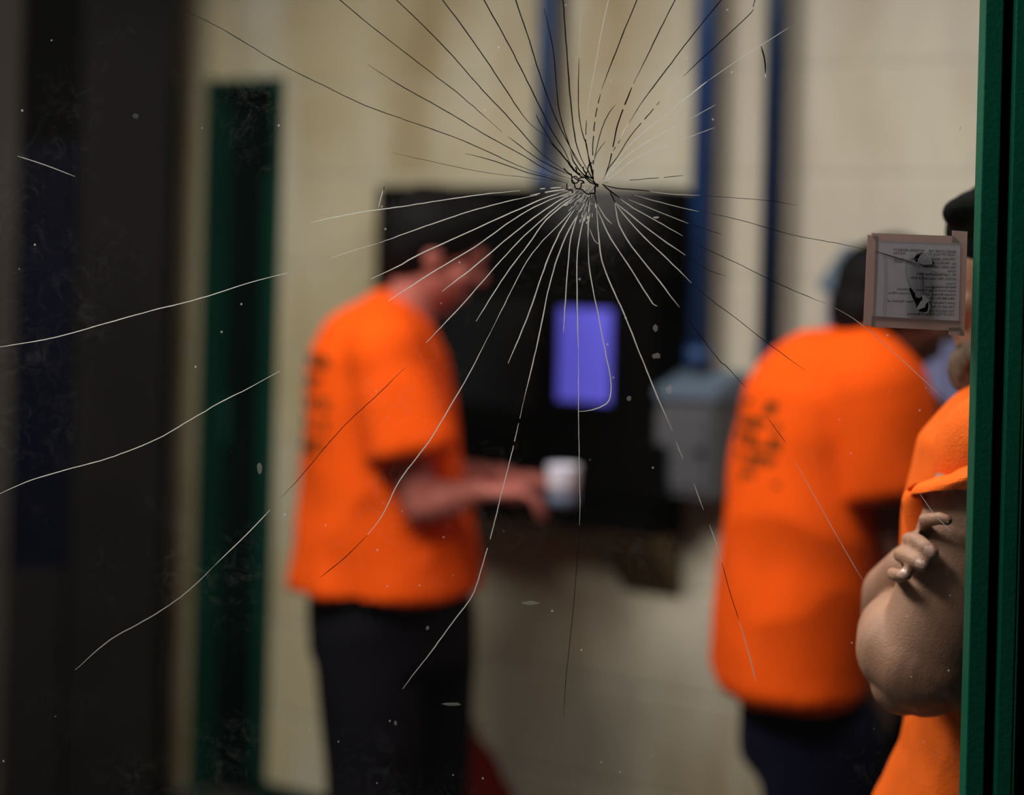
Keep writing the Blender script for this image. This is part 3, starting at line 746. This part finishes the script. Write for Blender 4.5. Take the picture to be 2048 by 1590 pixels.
Wt, Dk, Ft = 'crack_white', 'crack_dark', 'crack_faint'
CR_ = [
 (Dk, 1.6, 0, [(356, 6), (371, 21), (442, 57), (508, 96), (559, 127), (645, 170), (731, 211), (828, 246), (926, 281), (1043, 334), (1100, 352), (1138, 362)]),
 (Dk, 1.8, 0, [(680, 0), (731, 43), (801, 98), (863, 146), (926, 195), (1004, 264)]),
 (Dk, 1.8, 0, [(1016, 273), (1063, 309), (1102, 332), (1145, 352)]),
 (Dk, 2.0, 0, [(793, 0), (848, 53), (906, 113), (965, 180), (1020, 238), (1063, 287), (1094, 316), (1142, 350)]),
 (Dk, 2.2, 0, [(885, 0), (918, 43), (973, 121), (1035, 215), (1063, 250), (1094, 273)]),
 (Dk, 2.4, 0, [(968, 0), (1020, 94), (1067, 188), (1106, 266), (1129, 301), (1147, 343)]),
 (Dk, 2.4, 0, [(1031, 0), (1055, 70), (1082, 156), (1106, 223), (1133, 281), (1150, 310), (1170, 345)]),
 (Dk, 2.2, 0, [(1088, 16), (1106, 98), (1113, 176), (1121, 234), (1140, 293), (1156, 325), (1178, 352)]),
 (Dk, 2.6, 0, [(1126, 0), (1135, 121), (1141, 201), (1147, 254), (1155, 297), (1170, 332), (1186, 357)]),
 (Dk, 1.8, 0, [(735, 129), (809, 176), (887, 219), (965, 266), (1035, 305), (1102, 344), (1142, 358)]),
 (Dk, 1.7, 0, [(930, 307), (981, 320), (1051, 344), (1082, 352), (1137, 367)]),
 (Dk, .9, 0, [(785, 305), (867, 324), (965, 344), (1043, 354), (1137, 365)]),
 (Dk, 2.0, 0, [(1072, 227), (1078, 242), (1113, 297), (1137, 324), (1152, 342), (1185, 362)]),
 (Dk, 2.8, .06, [(1098, 282), (1120, 305), (1134, 322), (1141, 330), (1152, 343)]),
 (Dk, 2.8, .06, [(1140, 300), (1146, 320), (1152, 330), (1163, 345), (1192, 369)]),
 (Ft, 1.0, 0, [(1163, 23), (1160, 60), (1158, 116)]),
 (Dk, 2.0, 0, [(1158, 116), (1157, 151), (1157, 214), (1164, 264), (1173, 289), (1178, 324), (1186, 357)]),
 (Wt, 1.4, 0, [(1217, 0), (1208, 38), (1193, 118), (1180, 189), (1174, 232)]),
 (Dk, 1.8, .12, [(1174, 232), (1172, 260), (1172, 289), (1180, 325), (1187, 358)]),
 (Dk, 2.2, 0, [(1274, 0), (1251, 55), (1221, 131), (1203, 179)]),
 (Dk, 2.2, .35, [(1203, 179), (1191, 234), (1186, 289), (1186, 329), (1187, 356)]),
 (Dk, 2.2, 0, [(1350, 0), (1321, 58), (1294, 113), (1271, 158)]),
 (Dk, 2.6, .35, [(1271, 158), (1253, 201), (1236, 246), (1226, 294), (1218, 329), (1206, 360)]),
 (Dk, 2.2, 0, [(1442, 0), (1387, 68), (1326, 148), (1281, 209), (1258, 246)]),
 (Wt, 2.4, 0, [(1258, 246), (1248, 262), (1241, 279)]),
 (Dk, 2.0, .1, [(1241, 279), (1226, 302)]),
 (Dk, 2.0, 0, [(1510, 0), (1507, 10)]), (Wt, 3.2, 0, [(1507, 9), (1506, 20)]),
 (Dk, 2.0, 0, [(1506, 18), (1502, 26), (1452, 73), (1389, 131), (1367, 153)]),
 (Ft, 1.6, 0, [(1367, 153), (1331, 189)]),
 (Dk, 1.8, .15, [(1331, 189), (1296, 231), (1263, 269), (1236, 312), (1218, 335), (1206, 360)]),
 (Ft, 1.6, 0, [(1578, 55), (1475, 121), (1414, 163)]),
 (Wt, 2.6, 0, [(1414, 163), (1385, 186), (1339, 224)]),
 (Wt, 1.6, 0, [(1339, 224), (1301, 254), (1256, 294), (1225, 335), (1206, 365)]),
 (Ft, 1.6, 0, [(1432, 209), (1380, 238)]), (Wt, 1.7, 0, [(1352, 252), (1281, 292), (1240, 325), (1206, 365)]),
 (Ft, 1.6, 0, [(1429, 255), (1352, 284)]), (Wt, 1.5, 0, [(1352, 284), (1276, 314), (1236, 345), (1206, 366)]),
 (Dk, 1.4, .5, [(1206, 366), (1250, 361), (1301, 357), (1377, 350)]),
 (Dk, 1.8, 0, [(1231, 209), (1218, 226), (1203, 259), (1193, 299), (1188, 315)]),
 (Dk, 1.4, 0, [(1211, 282), (1193, 307), (1187, 327)]),
 (Dk, 3.2, 0, [(1522, 92), (1528, 112), (1530, 126), (1531, 147)]), (Wt, 3.0, 0, [(1531, 146), (1531, 156)]),
 (Wt, 2.2, .3, [(1925, 244), (1919, 262), (1922, 284), (1917, 303)]),
 (Wt, 2.0, 0, [(769, 372), (762, 394), (757, 416)]), (Dk, 2.0, 0, [(769, 372), (766, 384)]),
 (Dk, 2.2, 0, [(1204, 368), (1230, 376), (1290, 381), (1300, 383)]),
 (Ft, 1.6, 0, [(1300, 383), (1340, 388), (1400, 391)]), (Dk, 1.1, 0, [(1400, 391), (1500, 398), (1545, 402), (1594, 411)]),
 (Ft, 1.6, 0, [(1268, 390), (1318, 404), (1365, 416), (1398, 423)]),
 (Dk, 1.3, 0, [(1400, 423), (1468, 437), (1529, 454), (1594, 472), (1687, 489), (1734, 501)]),
 (Ft, 1.8, 0, [(1257, 399), (1336, 431), (1377, 447)]), (Dk, 1.2, 0, [(1377, 447), (1444, 469)]),
 (Dk, 2.8, 0, [(1204, 368), (1219, 381), (1240, 396)]), (Wt, 1.6, 0, [(1240, 396), (1257, 410), (1324, 448), (1366, 472)]),
 (Dk, 1.4, 0, [(1366, 472), (1400, 492), (1471, 525), (1529, 554), (1599, 586), (1652, 607)]),
 (Wt, 1.2, 0, [(1670, 616), (1705, 636), (1758, 677), (1800, 716), (1850, 762), (1890, 800)]),
 (Dk, 2.6, 0, [(1219, 381), (1226, 396), (1231, 406)]), (Wt, 2.2, 0, [(1230, 404), (1277, 443), (1336, 487), (1371, 510)]), (Dk, 1.2, 0, [(1371, 510), (1418, 541), (1453, 552)]),
 (Wt, 2.2, 0, [(1230, 406), (1257, 440), (1292, 478), (1336, 519), (1383, 566)]), (Dk, 1.4, 0, [(1383, 566), (1424, 601), (1471, 636), (1520, 674), (1582, 721), (1611, 741)]),
 (Wt, 2.4, 0, [(1230, 404), (1233, 425), (1239, 451), (1263, 492), (1312, 554), (1359, 615)]), (Dk, 1.6, 0, [(1359, 615), (1400, 671), (1441, 724), (1450, 730), (1491, 774)]),
 (Wt, 2.4, 0, [(1195, 420), (1204, 440), (1222, 478), (1257, 530), (1286, 577), (1306, 607), (1315, 612)]),
 (Dk, 2.2, 0, [(1193, 370), (1189, 385), (1194, 407)]), (Wt, 1.8, 0, [(1194, 407), (1210, 434), (1224, 448)]),
 (Wt, 2.6, 0, [(1193, 410), (1197, 469), (1204, 522), (1224, 574), (1248, 627), (1277, 700), (1315, 794), (1345, 861)]),
 (Wt, 1.6, 0, [(1352, 883), (1366, 918)]), (Wt, 1.8, 0, [(1388, 968), (1407, 1020)]),
 (Wt, 1.8, 0, [(1419, 1050), (1432, 1085), (1444, 1125)]), (Dk, 1.5, 0, [(1444, 1125), (1460, 1185), (1478, 1240)]), (Wt, 1.8, 0, [(1478, 1240), (1500, 1315), (1512, 1365)]),
 (Wt, 1.2, 0, [(1592, 925), (1625, 985), (1690, 1100), (1728, 1165)]), (Dk, 1.2, 0, [(1535, 835), (1572, 886)]),
 (Wt, 1.5, 0, [(1838, 985), (1870, 1030), (1902, 1062)]),
 (Wt, 1.7, 0, [(620, 445), (717, 425), (805, 413), (893, 399), (981, 387), (1040, 381)]), (Wt, 1.9, .3, [(1040, 381), (1090, 377), (1132, 374)]),
 (Ft, 1.4, 0, [(659, 517), (710, 500), (758, 486)]), (Wt, 1.8, 0, [(758, 486), (864, 448), (952, 419), (1039, 397), (1075, 390)]), (Wt, 2.2, .25, [(1060, 391), (1100, 383), (1140, 378)]),
 (Wt, 2.2, 0, [(742, 558), (805, 528), (834, 511), (952, 457), (1057, 410), (1098, 393), (1145, 380)]),
 (Wt, 2.0, 0, [(776, 602), (864, 545), (952, 492), (1025, 440), (1083, 407), (1148, 382)]),
 (Wt, 2.2, 0, [(884, 583), (952, 530), (1039, 457), (1113, 404), (1157, 381)]),
 (Wt, 2.0, 0, [(852, 686), (922, 612), (981, 545), (1034, 486), (1075, 448), (1122, 407), (1162, 385)]),
 (Wt, 2.2, 0, [(952, 643), (1010, 551), (1057, 489), (1092, 440), (1142, 399), (1176, 376)]),
 (Wt, 1.5, 0, [(981, 665), (1022, 583), (1054, 522), (1086, 481), (1127, 440), (1157, 404), (1186, 374)]),
 (Wt, 2.0, 0, [(981, 665), (937, 750), (908, 800), (860, 880), (800, 960), (765, 1030), (735, 1070)]), (Dk, 1.5, 0, [(735, 1070), (690, 1115), (640, 1155)]),
 (Wt, 2.4, 0, [(1016, 727), (1054, 636), (1092, 528), (1119, 466), (1145, 425), (1170, 392)]),
 (Wt, 2.4, 0, [(1048, 800), (1075, 686), (1098, 574), (1119, 504), (1139, 457), (1163, 419), (1182, 384)]),
 (Wt, 1.8, .06, [(1048, 800), (1025, 900), (1005, 980), (985, 1060), (965, 1130), (945, 1190), (905, 1245), (865, 1300), (830, 1345), (805, 1378)]),
 (Wt, 2.2, 0, [(1127, 665), (1131, 600), (1135, 545), (1142, 475), (1157, 428), (1175, 395)]),
 (Wt, 2.2, 0, [(1157, 700), (1155, 633), (1154, 522), (1160, 469), (1171, 425), (1184, 390)]),
 (Wt, 1.4, 0, [(1157, 700), (1157, 800), (1158, 900), (1160, 1000), (1159, 1050)]), (Dk, 1.2, 0, [(1159, 1060), (1150, 1180), (1140, 1280), (1130, 1380), (1127, 1440)]),
 (Wt, 2.4, .08, [(1181, 392), (1177, 430), (1176, 481)]), (Wt, 2.2, 0, [(1176, 481), (1180, 545), (1200, 648), (1213, 715), (1221, 755), (1221, 790), (1212, 808), (1185, 820), (1157, 823)]),
 (Wt, 1.4, 0, [(1179, 457), (1189, 481), (1199, 489)]),
 (Wt, 1.8, 0, [(575, 546), (500, 565), (400, 597), (300, 622), (200, 650), (100, 677), (-20, 697)]),
 (Wt, 1.8, 0, [(560, 742), (500, 775), (440, 805), (380, 840), (310, 880), (215, 917), (120, 943), (50, 965), (-20, 997)]),
 (Dk, 1.4, 0, [(810, 735), (760, 785), (700, 840), (650, 895), (600, 955), (560, 998)]), (Wt, 1.9, 0, [(540, 1020), (500, 1062), (430, 1130)]), (Ft, 1.9, 0, [(430, 1130), (400, 1160), (360, 1195), (300, 1235), (220, 1280), (150, 1340)]),
 (Ft, 1.8, 0, [(35, 312), (90, 330), (150, 353)]),
]
bms = {}
for i, (mm, w_, da, pts) in enumerate(CR_):
    pts = list(pts)
    if pts[0][1] == 0:      # runs on above, out of the picture
        (a, b), (c, d_) = pts[0], pts[1]; pts.insert(0, (a-(c-a)/max(1, d_-b)*150, -150))
    bm = bmesh.new(); crack_bm(bm, pts, w_*.95, True, da, .8 if len(pts) > 3 else .2)
    from_bm('crack', bm, M[mm], win)
# crushed web at the point of impact
def cweb(pts): return [(1050+x/10.24, 310+y/10.24) for x, y in pts]
webs = [[(790, 270), (860, 345), (950, 420), (960, 460), (960, 560), (1010, 590), (1020, 640), (1040, 690)], [(870, 110), (900, 190), (980, 290), (1020, 330), (1100, 400), (1180, 465), (1230, 460), (1330, 560), (1460, 610)],
        [(960, 460), (1040, 435), (1100, 490), (1190, 440)], [(960, 500), (1010, 570), (1070, 570), (1110, 520), (1180, 530), (1215, 570), (1150, 580), (1150, 640), (1110, 690), (1040, 690)],
        [(1110, 520), (1060, 500), (1000, 460)], [(855, 590), (860, 640), (855, 700), (900, 720), (960, 720), (970, 780)], [(1040, 690), (1100, 700), (1170, 710), (1230, 770), (1300, 800), (1350, 780), (1400, 790), (1440, 740), (1420, 680), (1450, 620)],
        [(1190, 240), (1200, 320), (1250, 390), (1240, 440)], [(1370, 150), (1320, 180), (1290, 270), (1290, 320), (1370, 460), (1400, 490)], [(1030, 250), (1060, 300), (1050, 350), (1090, 400)],
        [(1290, 320), (1250, 390), (1260, 420), (1390, 490), (1400, 530), (1460, 610)], [(945, 380), (945, 430)], [(1105, 370), (1120, 410)], [(1340, 180), (1375, 330), (1400, 490)]]
bm = bmesh.new()
for p in webs: crack_bm(bm, cweb(p), 2.6, False, 0, .6)
crack_bm(bm, [(1190, 368), (1196, 370), (1194, 374)], 4, False)
from_bm('crushed_web', bm, M['crack_dark'], win)
bm = bmesh.new()
for i in range(70):
    a = random.uniform(95, 160) if i < 50 else random.uniform(80, 175)
    a = math.radians(a); r0 = random.uniform(14, 62); L_ = random.uniform(6, 26)
    cx, cy = 1186, 366
    x, y = cx+math.cos(a)*r0, cy+math.sin(a)*r0
    crack_bm(bm, [(x, y), (x+math.cos(a)*L_*.5, y+math.sin(a)*L_*.5+1), (x+math.cos(a)*L_, y+math.sin(a)*L_)], random.uniform(.9, 2.2), True, .15, 1.5)
from_bm('glass_splinters', bm, M['crack_white'], win)
# chips and scrapes on the pane
def chip(u, v, w_, h_, m=Wt, seed=0):
    bm = bmesh.new(); n_ = 14; y = GY-.0008
    A = []
    for j in range(n_):
        a = 2*PI*j/n_; r = 1+.45*noise.noise(V3((math.cos(a)*2, math.sin(a)*2, seed*3.1+u)))
        A.append(P(u+w_/2*r*math.cos(a), v+h_/2*r*math.sin(a), y))
    F_ = [bm.verts.new(p) for p in A]; c = bm.verts.new(P(u, v, y+.0006))
    for j in range(n_): bm.faces.new((F_[j], F_[(j+1) % n_], c))
    bm.faces.new(F_)
    return from_bm('chip', bm, M[m], win)
M['scuff'] = frosted('scuffed_glass', (.62, .62, .60), .6, .13)
M['scuff_soft'] = frosted('greasy_scuff', (.45, .47, .5), .6, .05)
for a in ((1061, 1206, 38, 8, 'scuff'), (905, 1408, 40, 7, 'scuff'), (1312, 435, 13, 4, 'crack_faint'), (855, 1256, 8, 8, 'scuff'), (791, 1446, 6, 9, 'scuff'), (1338, 780, 12, 16, 'scuff'),
          (1311, 656, 10, 14, 'scuff'), (1313, 712, 16, 12, 'scuff'), (1258, 797, 10, 10, 'scuff'), (519, 936, 10, 22, 'scuff'), (271, 232, 12, 10, 'scuff_soft')):
    chip(a[0], a[1], a[2], a[3], a[4], a[0])

# ------------------------------------------------------------------ taped notice behind the pane
NY = GY+.009
nt_ = empty('paper_notice', 'torn printed notice taped to the glass, its text reading backwards', 'notice', P(1830, 560, NY))
nb = nt_.location.copy()
def poly(name, loops, y, m, parent, th=.0003):
    cu = bpy.data.curves.new('outline', 'CURVE'); cu.dimensions = '2D'; cu.fill_mode = 'BOTH'; cu.extrude = th/2
    for lp in loops:
        sp = cu.splines.new('POLY'); sp.points.add(len(lp)-1); sp.use_cyclic_u = True
        for p, (u, v) in zip(sp.points, lp):
            w_ = P(u, v, y); p.co = (w_.x, w_.z, 0, 1)
    t = bpy.data.objects.new('temporary', cu); COL.objects.link(t)
    dg = bpy.context.evaluated_depsgraph_get(); dg.update()
    me = bpy.data.meshes.new_from_object(t.evaluated_get(dg)); bpy.data.objects.remove(t)
    for v in me.vertices: v.co = V3((v.co.x, y-v.co.z, v.co.y))-nb
    me.name = name; me.materials.clear(); me.materials.append(m)
    return link(name, me, None, parent)
h = lambda pts: [(1740+x/8.37, 470+y/8.37) for x, y in pts]
hole1 = h([(735, 395), (775, 335), (880, 290), (940, 310), (1010, 390), (1035, 470), (1010, 495), (900, 490), (800, 465), (775, 460)])
hole2 = h([(650, 895), (685, 890), (755, 975), (765, 1040), (835, 1055), (880, 1010), (890, 1030), (960, 1060), (1000, 1080), (985, 1180), (975, 1270), (950, 1300), (860, 1285), (800, 1260), (770, 1200), (700, 1050)])
poly('paper', [[(1750, 480), (1921, 486), (1918, 643), (1746, 636)], hole1, hole2], NY, M['paper'], nt_)
poly('dark_backing', [[(1815, 500), (1870, 502), (1868, 632), (1812, 630)]], NY+.004, M['black'], nt_)
poly('torn_flap', [h([(880, 290), (940, 310), (1010, 390), (1035, 470), (1010, 495), (900, 500), (790, 462), (850, 350)])], NY-.0015, M['paper'], nt_)
poly('torn_flap', [h([(870, 1010), (905, 1000), (940, 1050), (1000, 1085), (970, 1120), (930, 1160), (920, 1210), (850, 1235), (800, 1262), (785, 1215), (840, 1130), (880, 1080)])], NY-.0015, M['paper_edge'], nt_)
def tear(pts, w_, m='paper_edge', dy=-.002):
    bm = bmesh.new(); crack_bm(bm, h(pts), w_, True, 0, .4, NY+dy)
    for v in bm.verts: v.co -= nb
    return from_bm('tear_edge' if m == 'paper_edge' else 'crease', bm, M[m], nt_)
tear([(650, 370), (600, 395), (575, 450), (570, 600), (600, 720), (650, 850), (665, 895)], 1.3)
tear([(880, 290), (960, 335), (1020, 410), (1030, 480), (1000, 490)], 2.2); tear([(860, 320), (820, 400), (790, 465)], 1.6)
tear([(985, 1100), (985, 1200), (965, 1290), (900, 1300)], 1.6); tear([(640, 890), (700, 1040), (780, 1190)], 1.2)
tear([(850, 620), (860, 850), (845, 1010)], .9, 'ink'); tear([(240, 330), (250, 800), (220, 1340)], .8, 'ink'); tear([(1010, 800), (1000, 1080)], .7, 'ink')
tear([(90, 270), (400, 370), (640, 440), (800, 490)], 2.4, 'ink'); tear([(110, 245), (450, 350), (560, 400)], 1.0); tear([(1040, 575), (1200, 620), (1500, 750)], 1.6)
poly('tape_strip', [[(1735, 470), (1757, 470.5), (1748, 652), (1726, 650)]], NY-.001, M['tape'], nt_)
poly('tape_strip', [[(1742, 466), (1908, 472), (1922, 487), (1750, 481)]], NY-.0016, M['tape'], nt_)
poly('tape_strip', [[(1904, 461), (1935, 463), (1929, 672), (1917, 671), (1921, 486), (1904, 485.5)]], NY-.0012, M['tape'], nt_)
poly('tape_strip', [[(1743, 632), (1920, 642), (1918, 662), (1743, 654)]], NY-.0020, M['tape'], nt_)
poly('tape_strip', [[(1897, 655), (1922, 655), (1929, 672), (1897, 670)]], NY-.0024, M['tape'], nt_)
# printed lines, seen from the back and so mirrored; some fainter, some short, interrupted by the tears
lines = [(1440, 302, 'BANDS COVER THE     NATIONAL BANDS AT', 1050, -38, 1), (1440, 352, '1220 STOCKTON RD         RATES', 1050, -30, 0), (1440, 425, 'ORDERS, BANDA WWW.N     UNION', 1040, 0, 0),
         (1440, 500, 'Ele. "PRODUCER" Me. The      BOX VIDEO', 1040, -36, 0), (1440, 562, 'CALL DUNK, 1-ABC PAYMENT', 590, -20, 1), (1440, 628, 'HAWAII', 140, 0, 0), (1440, 690, 'PO 17-08 Hawaiian Prison 96813', 660, -24, 1),
         (1440, 760, 'PO BOX 17847, Kailua HAWAII 96744', 760, -26, 0), (1440, 832, 'Contact:', 170, 0, 0), (1440, 890, 'http://prisonlegal.org', 510, -6, 1),
         (1435, 955, 'https://www.instagram.com       releases', 980, -36, 0), (1430, 1020, 'Inmate Bureau, CC          Services Office', 1120, -34, 0), (1425, 1085, 'Office 808 373-1234', 420, -8, 1),
         (1420, 1158, 'Joins Calendar Dr.            Next Payment at', 1130, -40, 0), (1415, 1225, 'CALL 822 123 4567', 400, -8, 0), (1415, 1298, 'YOU SERVICE YARD', 460, -10, 0), (1415, 1350, 'CALL US TOLL FREE 24 HR Monitoring', 790, -14, 0)]
bm_all = None
for x, y, s, wpx, rise, bold in lines:
    fc = bpy.data.curves.new('t', 'FONT'); fc.body = s; fc.size = 1; fc.offset = .012 if bold else .004
    t = bpy.data.objects.new('temporary', fc); COL.objects.link(t)
    dg = bpy.context.evaluated_depsgraph_get(); dg.update()
    me = bpy.data.meshes.new_from_object(t.evaluated_get(dg)); bpy.data.objects.remove(t)
    if not len(me.vertices): continue
    wx = max(v.co.x for v in me.vertices)
    for v in me.vertices:
        tx, ty = v.co.x/wx*wpx, v.co.y*58
        px, py = 1740+(x-tx)/8.37, 470+(y+rise*tx/wpx-ty)/8.37
        v.co = P(px, py, NY-.0004)-nb
    me.materials.clear(); me.materials.append(M['ink'])
    me.name = 'printed_line'; link('printed_line', me, None, nt_)

# ------------------------------------------------------------------ light
def area(name, loc, size, power, col, rot=(0, 0, 0), sy=None):
    l = bpy.data.lights.new(name, 'AREA'); l.energy = power; l.color = col; l.size = size
    if sy: l.shape = 'RECTANGLE'; l.size_y = sy
    o = bpy.data.objects.new(name, l); COL.objects.link(o); o.location = loc; o.rotation_euler = rot
    return o
area('ceiling_key_fill', (-1.2, 3.1, 2.94), .7, 92, (1, .95, .84), (0, 0, 0), 1.4)
area('ceiling_key_fill', (.45, 2.75, 2.94), .8, 30, (1, .95, .88), (0, 0, 0), 1.0)  # unseen fill light, added to lift the wall below the kiosk
area('pane_fill', (-.85, 1.25, 2.75), .3, 20, (1, .95, .9), (math.radians(12), math.radians(-12), 0), .5)  # unseen light before the pane, added to brighten frame, cracks and arm
wd = bpy.data.worlds.new('world'); S.world = wd; wd.use_nodes = True
wd.node_tree.nodes['Background'].inputs[0].default_value = (.9, .95, 1, 1); wd.node_tree.nodes['Background'].inputs[1].default_value = .008

S.view_settings.view_transform = 'Standard'; S.view_settings.look = 'None'; S.view_settings.gamma = 1
S.view_settings.use_curve_mapping = False; S.view_settings.exposure = 0
S.cycles.use_denoising = True
S.cycles.max_bounces = 8; S.cycles.transparent_max_bounces = 16
